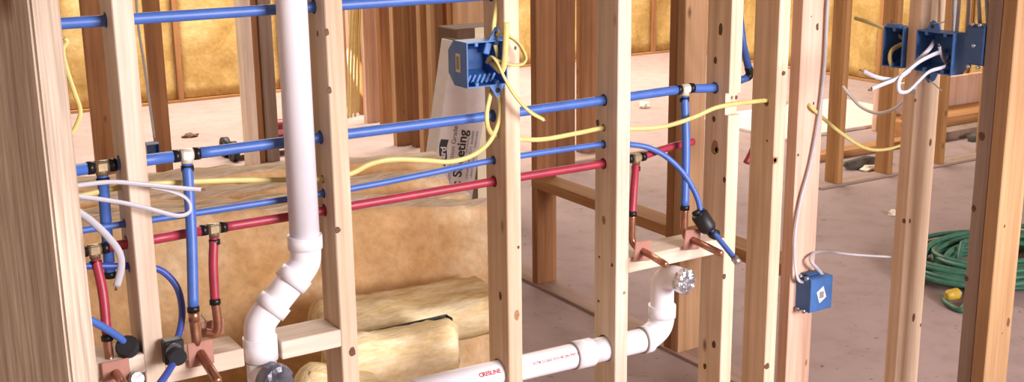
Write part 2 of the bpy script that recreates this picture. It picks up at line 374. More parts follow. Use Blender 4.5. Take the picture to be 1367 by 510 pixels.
# ---- knots in the boards (px on the front face F or the side face S of a stud)
def knot(st, face, x, y, r=.005, el=1.5, mat='knot'):
    fx, fy = {9: (X0, 1.967), 10: (X0, 1.703), 11: (X0, 1.742)}.get(st, (FS[st-1][0] if st <= 7 else 2.228, D))
    if face == 'F': c = A(x, y, fy); u = Vector((1, 0, 0)); n = Vector((0, -1, 0))
    else: c = AX(x, y, fx); u = Vector((0, 1, 0)); n = Vector((-1, 0, 0))
    k = len(bpy.data.objects); pts = []
    for j in range(11):
        a = 2*PI*j/11; q = r*(1+.35*noise.noise(Vector((math.cos(a)*1.4, math.sin(a)*1.4, k*.73))))
        pts.append(c - n*.0006 + u*q*math.cos(a) + Vector((0, 0, q*el*math.sin(a))))
    g = G(); g.prism(pts, n*.0010); g.build('knot', mat, ST[st])
for q in [(3, 'F', 436, 43), (3, 'S', 424, 45, .004), (3, 'F', 439.5, 121, .005), (3, 'F', 451, 307, .006, 1.2), (3, 'F', 470, 470, .008, 1.3), (4, 'F', 690, 421, .007, 1.8, 'knot_pale'), (4, 'S', 668, 395, .006, 2), (4, 'F', 688, 64, .003), (4, 'F', 692, 330, .003),
          (5, 'S', 806, 294, .007, 1.5, 'knot_pale'), (5, 'S', 800, 343, .0035, 1), (5, 'S', 817, 354, .0045, 1), (5, 'S', 799, 402, .004, 1), (5, 'S', 798, 164, .006, 1.5), (5, 'F', 833, 391, .004, 1.2, 'knot_pale'),
          (6, 'S', 962, 40, .007, 2.4), (6, 'S', 955, 81, .006, 1.6), (6, 'S', 953, 159, .006, 1.4), (6, 'S', 954, 196, .013, 1.5, 'knot_pale'), (6, 'S', 957, 200, .006, 1.4), (6, 'S', 967, 240, .005), (6, 'F', 983, 130, .004, 1.5), (6, 'F', 967, 369, .006, 1.2), (6, 'S', 953, 460, .007, 1.6), (6, 'S', 941, 489, .006),
          (7, 'F', 1046, 98, .007, 1), (7, 'F', 1035, 214, .009, 1.2, 'knot_pale'), (7, 'F', 1034.5, 214, .005, 1.2), (7, 'F', 1024, 489, .009, 1), (7, 'S', 1024, 188, .003, 1),
          (8, 'F', 1091, 36, .005, 2), (8, 'F', 1083, 22, .002, 1), (8, 'F', 1065.5, 207, .004, 1), (8, 'F', 1076, 484, .004, 2.4, 'knot_pale'), (8, 'F', 1086, 138, .003, 1.5),
          (9, 'S', 1207, 295, .006, 1.2), (9, 'F', 1214.5, 295, .004, 1.6), (9, 'F', 1219.5, 424, .005, 2.6), (9, 'F', 1229, 434, .003, 1.8), (9, 'F', 1242, 190, .005, 2), (9, 'F', 1222, 134, .003, 1.3),
          (11, 'S', 1311, 182, .009, 1.2), (11, 'S', 1300, 278, .006, 1.4), (11, 'S', 1290, 372, .006, 1.2), (10, 'F', 1341, 302, .003, 1.4), (10, 'F', 1346, 430, .006, 1.8), (10, 'F', 1338, 445, .002, 1)]: knot(*q)

# ---- short back wall on the right (Y = 4.17)
wall_back = struct(empty('wall_back', (4.9, 4.21, 0)), 'open stud wall with orange brown studs at the back right')
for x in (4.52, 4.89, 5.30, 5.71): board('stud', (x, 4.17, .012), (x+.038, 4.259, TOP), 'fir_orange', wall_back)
board('bottom_plate', (4.40, 4.165, 0), (6.6, 4.259, .012), 'plate_x', wall_back)
board('top_plate', (4.40, 4.17, TOP), (6.6, 4.259, TOP+.038), 'fir_x', wall_back)

# ---- middle partition (Y = 6.4)
wall_mid = struct(empty('wall_middle', (2.0, 6.44, 0)), 'open stud partition in the middle distance')
def ms(x, y, mat, w=.089, d=.038, z1=TOP): return board('stud', (x, y, 0), (x+w, y+d, z1), mat, wall_mid)
ms(1.383, 6.40, 'fir_brown', w=.098, d=.038)
ms(1.70, 6.40, 'fir_brown', w=.085)
ms(2.19, 6.32, 'pine_pale', w=.060, d=.089); ms(2.262, 6.40, 'fir_brown', w=.05); ms(2.315, 6.38, 'grey_board', w=.075)

# ---- partition with a cluster of studs running back (X about 3.1)
wall_part = struct(empty('wall_partition', (3.2, 6.4, 0)), 'cluster of brown studs of a partition running back')
def psx(xl, xr, y, Y, mat, d=.06):
    a = A(xl, y, Y); c2 = A(xr, y, Y)
    return board('stud', (a.x, Y, 0), (c2.x, Y+d, TOP), mat, wall_part)
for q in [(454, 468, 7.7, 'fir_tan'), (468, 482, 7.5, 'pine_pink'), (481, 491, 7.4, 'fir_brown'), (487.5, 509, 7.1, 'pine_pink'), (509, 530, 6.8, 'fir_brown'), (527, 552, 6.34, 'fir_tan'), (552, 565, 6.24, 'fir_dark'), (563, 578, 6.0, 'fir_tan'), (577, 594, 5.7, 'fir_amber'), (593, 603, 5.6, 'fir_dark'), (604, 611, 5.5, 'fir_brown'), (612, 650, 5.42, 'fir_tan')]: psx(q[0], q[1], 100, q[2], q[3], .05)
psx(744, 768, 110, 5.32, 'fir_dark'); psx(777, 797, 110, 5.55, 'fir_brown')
board('bottom_plate', (3.70, 5.36, 0), (4.6, 5.44, .014), 'plate_x', wall_part)

# ---- far wall with insulation (Y = 8.62)
def fluffy(nx, nz, w, h, amp, seed, t=.03):
    """pillow-like slab in local XZ, bulging to -Y"""
    bm = bmesh.new(); V = []
    for i in range(nx+1):
        row = []
        for k in range(nz+1):
            x = w*i/nx; z = h*k/nz; e = min(x, w-x); bul = 1-math.exp(-e/.03)
            y = -t*bul - amp*noise.fractal(Vector((x*5+seed, z*4, seed*1.7)), 1.0, 2.0, 4)*bul
            row.append(bm.verts.new((x, y, z)))
        V.append(row)
    for i in range(nx):
        for k in range(nz):
            f = bm.faces.new((V[i][k], V[i+1][k], V[i+1][k+1], V[i][k+1])); f.smooth = True
    B = [bm.verts.new(p) for p in ((0, .05, 0), (w, .05, 0), (w, .05, h), (0, .05, h))]
    bm.faces.new(B[::-1])
    bm.faces.new([V[i][0] for i in range(nx+1)][::-1] + [B[0], B[1]])
    bm.faces.new([V[i][nz] for i in range(nx+1)] + [B[2], B[3]])
    bm.faces.new([V[0][k] for k in range(nz+1)] + [B[3], B[0]])
    bm.faces.new([V[nx][k] for k in range(nz+1)][::-1] + [B[1], B[2]][::1])
    return bm
wall_far = struct(empty('wall_far', (4, 8.65, 0)), 'far exterior wall filled with yellow insulation')
board('sheathing', (-1.0, 8.73, 0), (7.4, 8.745, TOP), 'sheathing', wall_far, bevel=0)
board('bottom_plate', (-1.0, 8.63, 0), (7.2, 8.72, .02), 'fir_x', wall_far)
xs = [-.2+.406*i*1.97 for i in range(10)]
xs = [.05, .84, 1.66, 2.49, 3.29, 4.1, 4.9, 5.7, 6.14, 6.86, 7.16]
for i, x in enumerate(xs):
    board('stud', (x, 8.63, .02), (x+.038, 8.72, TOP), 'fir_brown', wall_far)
    if i < len(xs)-1:
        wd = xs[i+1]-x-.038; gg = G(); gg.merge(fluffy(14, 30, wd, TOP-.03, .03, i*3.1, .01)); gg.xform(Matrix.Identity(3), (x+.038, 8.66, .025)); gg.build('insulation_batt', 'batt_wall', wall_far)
# ---- right exterior wall (X = 7.2)
wall_right = struct(empty('wall_right', (7.25, 6, 0)), 'right exterior wall filled with yellow insulation')
board('sheathing', (7.31, 3.0, 0), (7.325, 8.73, TOP), 'sheathing', wall_right, bevel=0)
board('bottom_plate', (7.2, 3.0, 0), (7.29, 8.62, .02), 'fir_y', wall_right)
R90 = Matrix.Rotation(-PI/2, 3, 'Z')
ys = [3.4, 4.0, 4.6, 5.06, 5.5, 5.95, 6.28, 6.75, 7.3, 7.9, 8.5]
for i, y in enumerate(ys):
    board('stud', (7.2, y, .02), (7.29, y+.038, TOP), 'fir_orange', wall_right)
    if i < len(ys)-1:
        wd = ys[i+1]-y-.038; gg = G(); gg.merge(fluffy(12, 30, wd, TOP-.03, .035, i*2.3+9, .012)); gg.xform(R90, (7.23, ys[i+1], .025)); gg.build('insulation_batt', 'batt_wall', wall_right)

# ================================================================== THINGS
# ---- corner post close to the camera, set at 45 degrees
az = math.radians(11.0); phi = math.radians(40)
rr = Vector((math.sin(az), math.cos(az), 0)); qq = Vector((math.cos(az), -math.sin(az), 0))
dn = qq*math.sin(phi)+rr*math.cos(phi); dw = -qq*math.cos(phi)+rr*math.sin(phi)
P0 = ray(95, 508); P0 = P0*(1.08/math.hypot(P0.x, P0.y)); P0.z = 0
bm = bmesh.new(); bmesh.ops.create_cube(bm, size=1)
for v in bm.verts: v.co = Vector(((v.co.x+.5)*.089, (v.co.y+.5)*.038, (v.co.z+.5)*TOP))
bmesh.ops.bevel(bm, geom=bm.edges[:], offset=.0025, segments=2, affect='EDGES')
g = G(); g.merge(bm); wood('pine_post', (.64, .55, .45), (.43, .345, .265), grain=1.4, fine=(240.0, .62))
o = g.build('wall_post', 'pine_post', base=(0, 0, 0))
Rm = Matrix((dw, dn, Vector((0, 0, 1)))).transposed().to_4x4(); Rm.translation = P0; o.matrix_world = Rm
tag(o, 'pale wooden post nearest the camera at the left edge', 'post')

# ---- plumbing helpers
def pxl(lst): return [A(x, y, Y) for x, y, Y in lst]
def pipe(parent, pts, r, mat, name='pipe', n=12, smooth=True, seg=8):
    P = spline(pts, seg) if (smooth and len(pts) > 2) else [Vector(p) for p in pts]
    return G().sweep(P, r, n).build(name, mat, parent)
def crimp(parent, p, t, r, mat='crimp_black'):
    p, t = Vector(p), Vector(t).normalized()
    return G().ring(p-t*.006, p+t*.006, r+.0014, r*.8).build('crimp_ring', mat, parent)
def tee(parent, c, r, down=Vector((0, 0, -1)), mat='brass', drop=.03, half=.024, rd=None):
    c = Vector(c); g = G(); rd = rd or r; X = Vector((1, 0, 0)); down = down.normalized()
    g.cyl(c-X*.012, c+X*.012, r*1.08, 14); g.cyl(c, c+down*.016, rd*1.05, 14); g.box(c-Vector((.010, r*1.1, .009)), c+Vector((.010, r*1.1, .009)), .002)
    g.cyl(c-X*half, c+X*half, r*.82, 12); g.cyl(c, c+down*drop, rd*.82, 12)
    t = g.build('tee', mat, parent)
    for s in (-1, 1): crimp(t, c+X*s*(half-.004), X, r)
    crimp(t, c+down*(drop-.004), down, rd)
    return t
def arc(c, u, v, R, a0, a1, n=8): return [c + R*(math.cos(a0+(a1-a0)*i/n)*u + math.sin(a0+(a1-a0)*i/n)*v) for i in range(n+1)]

# cold line high up
t = tag(empty('water_pipe', (.9, YP, ZB_U)), 'blue water pipe along the very top edge, left half', 'pipe')
pipe(t, [(-.1, YP, ZB_U), (.7, YP, ZB_U-.001), (1.75, YP, ZB_U)], .0108, 'pex_blue')
# main cold line with three branches
Rb = .0111
t = tag(empty('water_line', (1.2, YP, ZB_M)), 'thick blue cold water line with tees and copper stub-outs at mid height', 'water line')
T1, T2, T3 = Vector((.496, YP, 1.004)), Vector((.656, YP, 1.006)), Vector((1.894, YP, 1.014))
xx = Vector((1, 0, 0)); dz = Vector((0, 0, -1))
pipe(t, [(-.1, YP, .985), T1-xx*.014], Rb, 'pex_blue', smooth=False)
pipe(t, [T1+xx*.014, T2-xx*.014], Rb, 'pex_blue', smooth=False)
pipe(t, [T2+xx*.014, (.95, YP, 1.007), (1.36, YP, 1.008), (1.66, YP, 1.011), T3-xx*.014], Rb, 'pex_blue')
pipe(t, [T3+xx*.014, (1.96, YP, 1.009), (2.02, YP, 1.007)], Rb, 'pex_blue')
tee(t, T1, Rb); tee(t, T2, Rb, mat='plated'); tee(t, T3, Rb, mat='plated')
# branch 1 capped
e1 = A(147, 366, 2.277); pp = pipe(t, [T1+dz*.016, T1.lerp(e1, .5), e1], Rb*.95, 'pex_blue', 'branch_pipe'); crimp(pp, e1, dz, Rb*.95); G().cyl(e1, e1+dz*.007, Rb).build('end_cap', 'crimp_black', pp)
def stub_out(parent, top, plate_c, tip, r=.0085, tilt=0.0, bend=None):
    """copper elbow dropping from `top`, bending out through a square copper plate to `tip`"""
    top, pc, tip = Vector(top), Vector(plate_c), Vector(tip); out = (tip-pc).normalized()
    k = pc - out*.010
    P = [top, Vector((top.x, top.y, (top.z+k.z+.02)/2)), Vector((top.x+.001, top.y, k.z+.022)), Vector((top.x*.6+k.x*.4, k.y+.004, k.z+.006)), k, pc+out*.012]
    e = G().sweep(spline(P, 6), r, 12).build('copper_elbow', 'copper', parent)
    s = .0255; g = G(); g.box((-s, -.0018, -s), (s, .0018, s), .0015); 
    Rz = Matrix.Rotation(tilt, 3, 'Y'); g.xform(Rz, pc); pl = g.build('mounting_plate', 'copper_plate', e)
    for sx, sz in ((-1, -1), (1, -1), (-1, 1), (1, 1)):
        q = pc + Rz @ Vector((sx*.017, -.003, sz*.017)); 
    st = G().sweep([pc, pc+(tip-pc)*.93, pc+(tip-pc)*.98, tip], [r, r, r*.85, r*.45], 14).build('stub', 'copper', e)
    return e
# branch 2 (between drain and second stud)
b2 = A(258, 412, 2.195); pp = pipe(t, [T2+dz*.016, T2.lerp(b2, .5)+Vector((.003, 0, 0)), b2], Rb*.95, 'pex_blue', 'branch_pipe'); crimp(pp, b2, dz, Rb*.95)
c2 = b2+dz*.004; G().ring(c2, c2+dz*.022, .0105, .006).build('copper_collar', 'copper', pp)
stub_out(t, b2+dz*.006, A(268, 472, 2.19), A(292, 511, 2.10), r=.0095)
# branch 3 right
b3 = A(914, 277, 2.205); pp = pipe(t, [T3+dz*.016, T3.lerp(b3, .5)+Vector((.004, 0, 0)), b3], Rb*.95, 'pex_blue', 'branch_pipe'); crimp(pp, b3, dz, Rb*.95)
stub_out(t, b3+dz*.004, A(924, 320, 2.19), A(964, 339, 2.075), r=.0088, tilt=.12)

# hot line
Rr = .0098
t = tag(empty('water_line', (1.2, YP, ZR)), 'red hot water line with brass tees and copper stub-outs', 'water line')
H1, H2, H3 = Vector((.468, YP, .847)), Vector((.698, YP, .851)), Vector((1.747, YP, .860))
G().cyl(H1-xx*.04, H1-xx*.014, Rr*1.15).build('end_cap', 'crimp_black', t)
pipe(t, [H1+xx*.014, H2-xx*.014], Rr, 'pex_red', smooth=False)
pipe(t, [H2+xx*.014, (.93, YP, .852), (1.36, YP, .857), (1.66, YP, .858), H3-xx*.014], Rr, 'pex_red')
pipe(t, [H3+xx*.014, (1.84, YP+.01, .868), A(925, 189, 2.275)], Rr*.95, 'pex_red')
tee(t, H1, Rr); tee(t, H2, Rr); tee(t, H3, Rr)
h1 = A(143, 450, 2.215); pp = pipe(t, [H1+dz*.016, H1.lerp(h1, .5)+Vector((.004, 0, 0)), h1], Rr*.95, 'pex_red', 'branch_pipe'); crimp(pp, h1, dz, Rr)
stub_out(t, h1+dz*.004, A(155, 498, 2.19), A(166, 514, 2.11), r=.0085)
h2 = A(287, 402, 2.235); pp = pipe(t, [H2+dz*.016, H2.lerp(h2, .5)+Vector((-.002, 0, 0)), h2], Rr*.95, 'pex_red', 'branch_pipe'); crimp(pp, h2, dz, Rr)
# elbow turning left, plate behind it
q0, q1, q2 = A(289, 415, 2.235), A(290, 440, 2.235), A(283, 448, 2.24)
e = G().sweep(spline([h2+dz*.004, q0, A(291, 436, 2.235), A(287, 446, 2.237), A(275, 444, 2.245)], 6), .009, 12).build('copper_elbow', 'copper', t)
pc = A(284, 438, 2.262); g = G(); g.box((-.024, -.0018, -.017), (.024, .0018, .017), .0015).xform(Matrix.Identity(3), pc); g.build('mounting_plate', 'copper_plate', e)
G().cyl(A(276, 430, 2.24), A(269, 421, 2.2), .0016, 8).build('nail', 'steel', e)
h3 = A(844, 285, 2.215); pp = pipe(t, [H3+dz*.016, H3.lerp(h3, .5), h3], Rr*.95, 'pex_red', 'branch_pipe'); crimp(pp, h3, dz, Rr)
stub_out(t, h3+dz*.004, A(858, 335, 2.19), A(890, 354, 2.09), r=.0085, tilt=.1)

# thin cold line
Rs = .0068
t = tag(empty('water_pipe', (1.2, YP, ZB_S)), 'thin blue pipe running full width and curving down to a black sleeve', 'pipe')
end = A(984, 349, 2.08)
pipe(t, [(-.1, YP, .886), (.45, YP, .888), (.94, YP, .889), (1.15, YP, .896), (1.36, YP, .906), (1.66, YP, .905), A(842, 193, YP), A(868, 198, 2.245), A(893, 212, 2.23), A(915, 235, 2.21), A(930, 262, 2.195), A(937, 287, 2.185), A(948, 305, 2.16), A(962, 322, 2.13), end], Rs, 'pex_blue', seg=6)
sl = G().sweep([A(932, 284, 2.187), A(934, 287, 2.186), A(945, 304, 2.168), A(947, 307, 2.166)], [.018, .022, .022, .018], 14).build('sleeve', 'black_rubber', t)
G().sweep([A(946, 306, 2.167), A(950, 311, 2.16)], .0125, 14).build('collar', 'tape_grey', sl)
G().sweep([A(950, 311, 2.16), A(957, 314, 2.145)], .0135, 14).build('sleeve_end', 'black_rubber', sl)
G().cyl(A(927, 287, 2.19), A(936, 281, 2.19), .009, 12).build('sleeve_lug', 'black_rubber', sl)
d = (end-A(962, 322, 2.13)).normalized(); G().sweep([end-d*.012, end+d*.006], .0095, 12).build('end_cap', 'steel', t)
# thin line low left
t = tag(empty('water_pipe', (.5, YP, .6)), 'thin blue pipe with shade in its colour curving down beside second stud into a black holder', 'pipe')
pipe(t, [A(108, 355, YP), A(140, 355, YP), A(175, 355, YP), A(204, 357, YP), A(222, 366, 2.25), A(237, 385, 2.24), A(243, 412, 2.23), A(241, 438, 2.215), A(234, 462, 2.19), A(232, 482, 2.15), A(224, 497, 2.12), A(212, 514, 2.09)], Rs, 'pex_blue_shaded', seg=6)
bc = A(231, 468, 2.178); g = G(); g.box(bc-Vector((.019, .012, .024)), bc+Vector((.019, .012, .024)), .003); hd = g.build('pipe_holder', 'black_rubber', t)
G().ring(A(232, 466, 2.17), A(233, 472, 2.15), .016, .008).build('collar', 'tape_grey', hd)
G().sweep([A(233, 470, 2.16), A(238, 478, 2.135)], [.016, .017], 14).build('holder_end', 'black_rubber', hd)
t = tag(empty('water_pipe', (.45, 2.2, .7)), 'short blue pipe end poking into a round black grommet, far left', 'pipe')
pipe(t, [A(112, 424, 2.16), A(124, 429, 2.165), A(145, 441, 2.18), A(162, 453, 2.20), A(171, 464, 2.22)], Rs*1.05, 'pex_blue', seg=6)
G().sweep([A(172, 466, 2.235), A(170, 463, 2.205), A(169, 461, 2.195)], [.021, .0225, .019], 16).build('grommet', 'black_rubber', t)
G().cyl(A(176, 504, 2.20), A(184, 506, 2.17), .013, 12).build('valve_knob', 'steel', t)

# far blue and red pipe scraps seen between the right studs
t = tag(empty('water_pipe', A(995, 100, 2.7)), 'blue pipe with black elbow seen high between two studs', 'pipe')
P = [A(987, 20, 2.6), A(992, 60, 2.6), A(999, 90, 2.6), A(1001, 99, 2.6), A(997, 104, 2.6), A(984, 108, 2.6)]
pipe(t, P[:3], .0111, 'pex_blue', smooth=False); G().sweep(spline([P[2], P[3], P[4]], 5), .0125, 12).build('elbow', 'crimp_black', t); pipe(t, P[4:], .0111, 'pex_blue', smooth=False)
t = tag(pipe(None, [A(996, 218, 2.6), A(1006, 198, 2.6), A(1018, 170, 2.6)], .0098, 'pex_red', 'red_pipe'), 'red pipe end glimpsed behind the stud with notched cable', 'pipe')

# ---- drain stack
Rd = .0302
def hub(g, a, b, r=.0352): g.ring(a, b, r, Rd*.98, 28); return g
t = tag(empty('drain_stack', (.80, 2.205, .5)), 'white vertical drain pipe with an offset of two elbows and taped end', 'drain pipe')
YD = 2.207
a0 = A(390, 0, YD); a1 = A(405.5, 312, YD); xv = (a0.x+a1.x)/2; 
a1 = Vector((xv, YD, a1.z)); 
b0 = A(345.5, 432, YD); xl = b0.x; 
def sect(pts, name, r=Rd): return G().sweep(pts, r, 28).build(name, 'pvc', t)
zt = A(405, 322, YD).z
sect([(xv, YD, TOP), (xv, YD, zt)], 'pipe')
dirn = Vector((xl-xv, 0, -(abs(xl-xv)*1.02))).normalized()
p1 = Vector((xv, YD, zt-.045)); p2 = p1 + dirn*((xv-xl)/abs(dirn.x)); p2 = Vector((xl, YD, p2.z))
def bend(p, d0, d1, ln):
    return spline([p-d0*ln, p-d0*ln*.45, p+(d1-d0)*ln*.10, p+d1*ln*.45, p+d1*ln], 6)
el = sect(bend(p1, dz, dirn, .042), 'elbow', Rd*1.04)
G().ring(p1-dz*.058, p1-dz*.030, .0352, Rd*.95, 28).build('hub', 'pvc', el); G().ring(p1+dirn*.028, p1+dirn*.055, .0352, Rd*.95, 28).build('hub', 'pvc', el)
sect([p1+dirn*.03, p2-dirn*.03], 'pipe')
el = sect(bend(p2, dirn, dz, .042), 'elbow', Rd*1.04)
G().ring(p2-dirn*.058, p2-dirn*.032, .0352, Rd*.95, 28).build('hub', 'pvc', el); G().ring(p2+dz*.028, p2+dz*.075, .0345, Rd*.95, 28).build('hub', 'pvc', el)
G().ring(p2+dz*.075, p2+dz*.0775, .0340, Rd*.95, 28).build('joint', 'pvc_joint', el)
zz = A(347, 472, YD).z
sect([p2+dz*.02, (xl, YD, .30)], 'pipe'); G().ring((xl, YD, zz), (xl, YD, p2.z-.0775), .0335, Rd*.9, 28).build('hub', 'pvc', t); G().ring((xl, YD, zz-.003), (xl, YD, zz), .033, Rd*.9, 28).build('joint', 'pvc_joint', t)
zc = A(358, 500, YD-.05).z
G().cyl((xl, YD, zc-.012), (xl+.01, YD-.06, zc-.018), .031, 20).build('outlet', 'pvc', t)
def crumple(c, n, r, mat, name, parent, dep=.02, seed=1):
    n = Vector(n).normalized(); u = n.orthogonal().normalized(); v = n.cross(u); g = G(); bm = bmesh.new(); rings = []
    prof = [(r*.98, -dep), (r*1.06, -dep*.4), (r*1.02, 0), (r*.75, .004), (r*.4, .002)]
    for k, (q, h) in enumerate(prof):
        row = []
        for j in range(20):
            a = 2*PI*j/20; nn = noise.noise(Vector((math.cos(a)*2.3+seed, math.sin(a)*2.3, k*1.1)))
            row.append(bm.verts.new(Vector(c) + (q*(1+.14*nn))*(math.cos(a)*u+math.sin(a)*v) + n*(h+.006*nn)))
        rings.append(row)
    for k in range(len(prof)-1):
        for j in range(20): bm.faces.new((rings[k][j], rings[k][(j+1) % 20], rings[k+1][(j+1) % 20], rings[k+1][j]))
    bm.faces.new(rings[-1]); bm.faces.new(rings[0][::-1]); g.merge(bm); return g.build(name, mat, parent)
crumple((xl+.010, YD-.065, zc-.018), (.25, -1, -.1), .036, 'tape_grey', 'taped_cap', t, .03, 3)

# ---- horizontal drain
t = tag(empty('horizontal_drain', (1.6, 2.2445, .39)), 'white horizontal drain pipe through two studs rising to a foil-capped outlet', 'drain pipe')
YH = 2.2445; za, zb = .402, .388
xa, xb = 1.12, 1.77
def hz(x): return Vector((x, YH, za+(zb-za)*(x-1.2)/.6))
xc = A(765, 470, YH).x
sect([hz(xa), hz(xc+.02)], 'pipe'); G().ring(hz(xc), hz(xc+.052), .0352, Rd*.9, 28).build('hub', 'pvc', t); G().ring(hz(xc-.0025), hz(xc), .0345, Rd*.9, 28).build('joint', 'pvc_joint', t)
xe = A(857, 445, YH).x; sect([hz(xc+.04), hz(xe+.01)], 'pipe')
G().ring(hz(xe-.003), hz(xe), .0345, Rd*.9, 28).build('joint', 'pvc_joint', t)
ctop = A(884, 402, YH); xr = ctop.x
c0 = hz(xe); el = sect(spline([hz(xe), hz(xe)+Vector((.018, 0, .002)), Vector((xr-.012, YH, c0.z+.02)), Vector((xr-.001, YH, c0.z+.045)), Vector((xr, YH, c0.z+.075))], 7), 'elbow', Rd*1.07)
G().ring(hz(xe), hz(xe+.022), .0352, Rd*.9, 28).build('hub', 'pvc', el); G().ring((xr, YH, c0.z+.05), (xr, YH, c0.z+.082), .0352, Rd*.9, 28).build('hub', 'pvc', el)
zo = A(893, 370, YH-.03).z
el2 = sect(spline([Vector((xr, YH, c0.z+.075)), Vector((xr, YH, zo-.045)), Vector((xr, YH-.006, zo-.015)), Vector((xr+.004, YH-.035, zo)), Vector((xr+.006, YH-.075, zo))], 7), 'elbow', Rd*.98)
crumple((xr+.008, YH-.085, zo), (.15, -1, .05), .030, 'foil', 'foil_cap', t, .024, 8)
def on_pipe(x0, ang):
    def fn(x, y):
        a = ang + y/Rd; c = hz(x0+x); r = Rd+.0006
        return c + Vector((0, -math.cos(a)*r, math.sin(a)*r))
    return fn
text_part('print', 'CRESLINE', .0135, 'ink_red', t, on_pipe(A(632, 500, YH).x, .42), bold=.0006)
text_part('print', 'ASTM D-2665 SCH 40 2IN PVC DWV', .0095, 'ink_red', t, on_pipe(A(703, 484, YH).x, .42), bold=.0001)

# ---- electrical boxes
def ebox(name, W, H, Dp, R, loc, mats=('box_blue',), thin=.0025, chamf=.018, posts=True, gang=1, back_mat=None):
    """open box: opening in local y=0 plane facing -Y, depth to +Y, centred in x, z"""
    root = empty(name, loc); L0 = Vector(loc)
    def put(g, nm, mt, par=root): return g.xform(R, L0).build(nm, mt, par)
    w2, h2 = W/2, H/2
    def shellring(y, w_, h_, ch): return [Vector((-w_+ch*0, y, -h_)), Vector((w_, y, -h_)), Vector((w_, y, h_)), Vector((-w_, y, h_))]
    bm = bmesh.new()
    secs = [(0, 0, 0), (Dp-chamf, 0, 0), (Dp, chamf*.12, chamf*.75)]
    O = [[bm.verts.new(v) for v in shellring(y, w2-cw, h2-ch, 0)] for y, cw, ch in secs]
    I = [[bm.verts.new(v) for v in shellring(min(y, Dp-thin), w2-cw-thin, h2-ch-thin, 0)] for y, cw, ch in secs]
    for S in (O, I):
        for k in range(2):
            for j in range(4): bm.faces.new((S[k][j], S[k][(j+1) % 4], S[k+1][(j+1) % 4], S[k+1][j]))
        bm.faces.new(S[2])
    for j in range(4): bm.faces.new((O[0][j], O[0][(j+1) % 4], I[0][(j+1) % 4], I[0][j]))
    g = G(); g.merge(bm); sh = put(g, 'shell', mats[0])
    if posts:
        step = W/gang
        for k in range(gang):
            cx = -w2+step*(k+.5)
            for sz in (-1, 1):
                g = G(); g.box((cx-.0045, .001, sz*(h2-.006)-.005), (cx+.0045, .028, sz*(h2-.006)+.005), .0015); put(g, 'screw_post', mats[0], sh)
    return root, sh, put
# box on the middle stud: two-gang, opening to the room
Wb, Hb = .100, .097
t, sh, put = ebox('outlet_box', Wb, Hb, .088, Matrix.Identity(3), (1.345-Wb/2-.001, 2.188, 1.135), gang=2, chamf=.032)
tag(t, 'blue two-gang electrical box full of yellow cable on the middle stud', 'electrical box')
for s in (1, -1):
    g = G(); tri = [(.006, .004, s*.048), (.044, .004, s*.048), (.040, .004, s*.058), (.030, .004, s*.074), (.024, .004, s*.076), (.016, .004, s*.062)]
    g.prism(tri, (0, .004, 0)); br = put(g, 'bracket', 'box_blue'); g = G(); g.cyl((.027, .0036, s*.060), (.027, .0034, s*.060), .006, 14); put(g, 'bracket_hole', 'crimp_black', br)
g = G(); g.box((-Wb/2-.0006, .028, -.018), (-Wb/2+.0001, .048, .022)); st = put(g, 'sticker', 'sticker_tan')
for k in range(5):
    g = G(); g.box((-Wb/2-.001, .033+.0025*k, -.012), (-Wb/2-.0005, .0343+.0025*k, .016)); put(g, 'barcode_bar', 'ink_grey', st)
for k in range(6):
    g = G(); g.box((-.040+k*.012, .016, -.044), (-.034+k*.012, .020, -.022), .001, R=Matrix.Rotation(.5, 3, 'Y')); put(g, 'cable_clamp', 'box_blue')
g = G(); g.box((.0, .01, .018), (.016, .04, .044), .002, R=Matrix.Rotation(.3, 3, 'Y')); put(g, 'cable_clamp', 'box_blue')
# boxes on the right-hand stud pair: openings face -X
RX = Matrix.Rotation(-PI/2, 3, 'Z')     # local -Y -> -X, local +x -> -Y
t, sh, put = ebox('outlet_box', .108, .100, .062, RX, (2.378, 1.967-.054, 1.101), gang=2)
tag(t, 'open blue two-gang box spilling white cables on right stud', 'electrical box')
for s in (1, -1):
    g = G(); g.prism([(-.030, .004, s*.05), (.012, .004, s*.05), (.004, .004, s*.068), (-.012, .004, s*.076), (-.020, .004, s*.070)], (0, .004, 0)); br = put(g, 'bracket', 'box_blue')
    g = G(); g.cyl((-.012, .0036, s*.061), (-.012, .0034, s*.061), .005, 14); put(g, 'bracket_hole', 'crimp_black', br)
    a, b_ = Vector((-.005, .0, s*.068)), Vector((.035, -.004, s*(.078 if s > 0 else .088)))
    g = G(); g.cyl(a, b_, .0014, 8); put(g, 'nail', 'steel', br)
t, sh, put = ebox('outlet_box', .062, .100, .066, RX, (2.378, 2.006+.032, 1.101), gang=1)
tag(t, 'single blue box with curled yellow cable left of right stud', 'electrical box')
g = G(); g.box((-.022, -.004, .050), (.022, .010, .058), .002); put(g, 'bracket', 'box_blue')
t, sh, put = ebox('outlet_box', .048, .092, .060, Matrix.Rotation(PI/2, 3, 'Z'), (2.445, 1.806, 1.128), gang=1, chamf=.006, mats=('box_dark_blue',))
tag(t, 'closed dark blue box back against the grey and orange studs', 'electrical box')
for dx, dzz in ((-.012, .049), (.008, .049), (-.014, -.05), (.01, -.05), (0, 0)):
    g = G(); g.cyl((dx, .055, dzz), (dx, .064, dzz), .004, 10); put(g, 'screw', 'steel')
t, sh, put = ebox('outlet_box', .080, .092, .054, Matrix.Rotation(PI, 3, 'Z'), (2.291, 2.201, .437), gang=1, chamf=.003)
tag(t, 'blue box turned backwards with white diamond sticker on pinkish stud', 'electrical box')
g = G(); g.prism([(.006, .0541, -.024), (-.018, .0541, -.010), (-.006, .0541, .022), (.018, .0541, .008)][::1], (0, .0008, 0)); st = put(g, 'sticker', 'sticker')
g = G(); g.box((-.008, .0548, -.010), (.008, .0553, .008)); put(g, 'sticker_print', 'ink_grey', st)
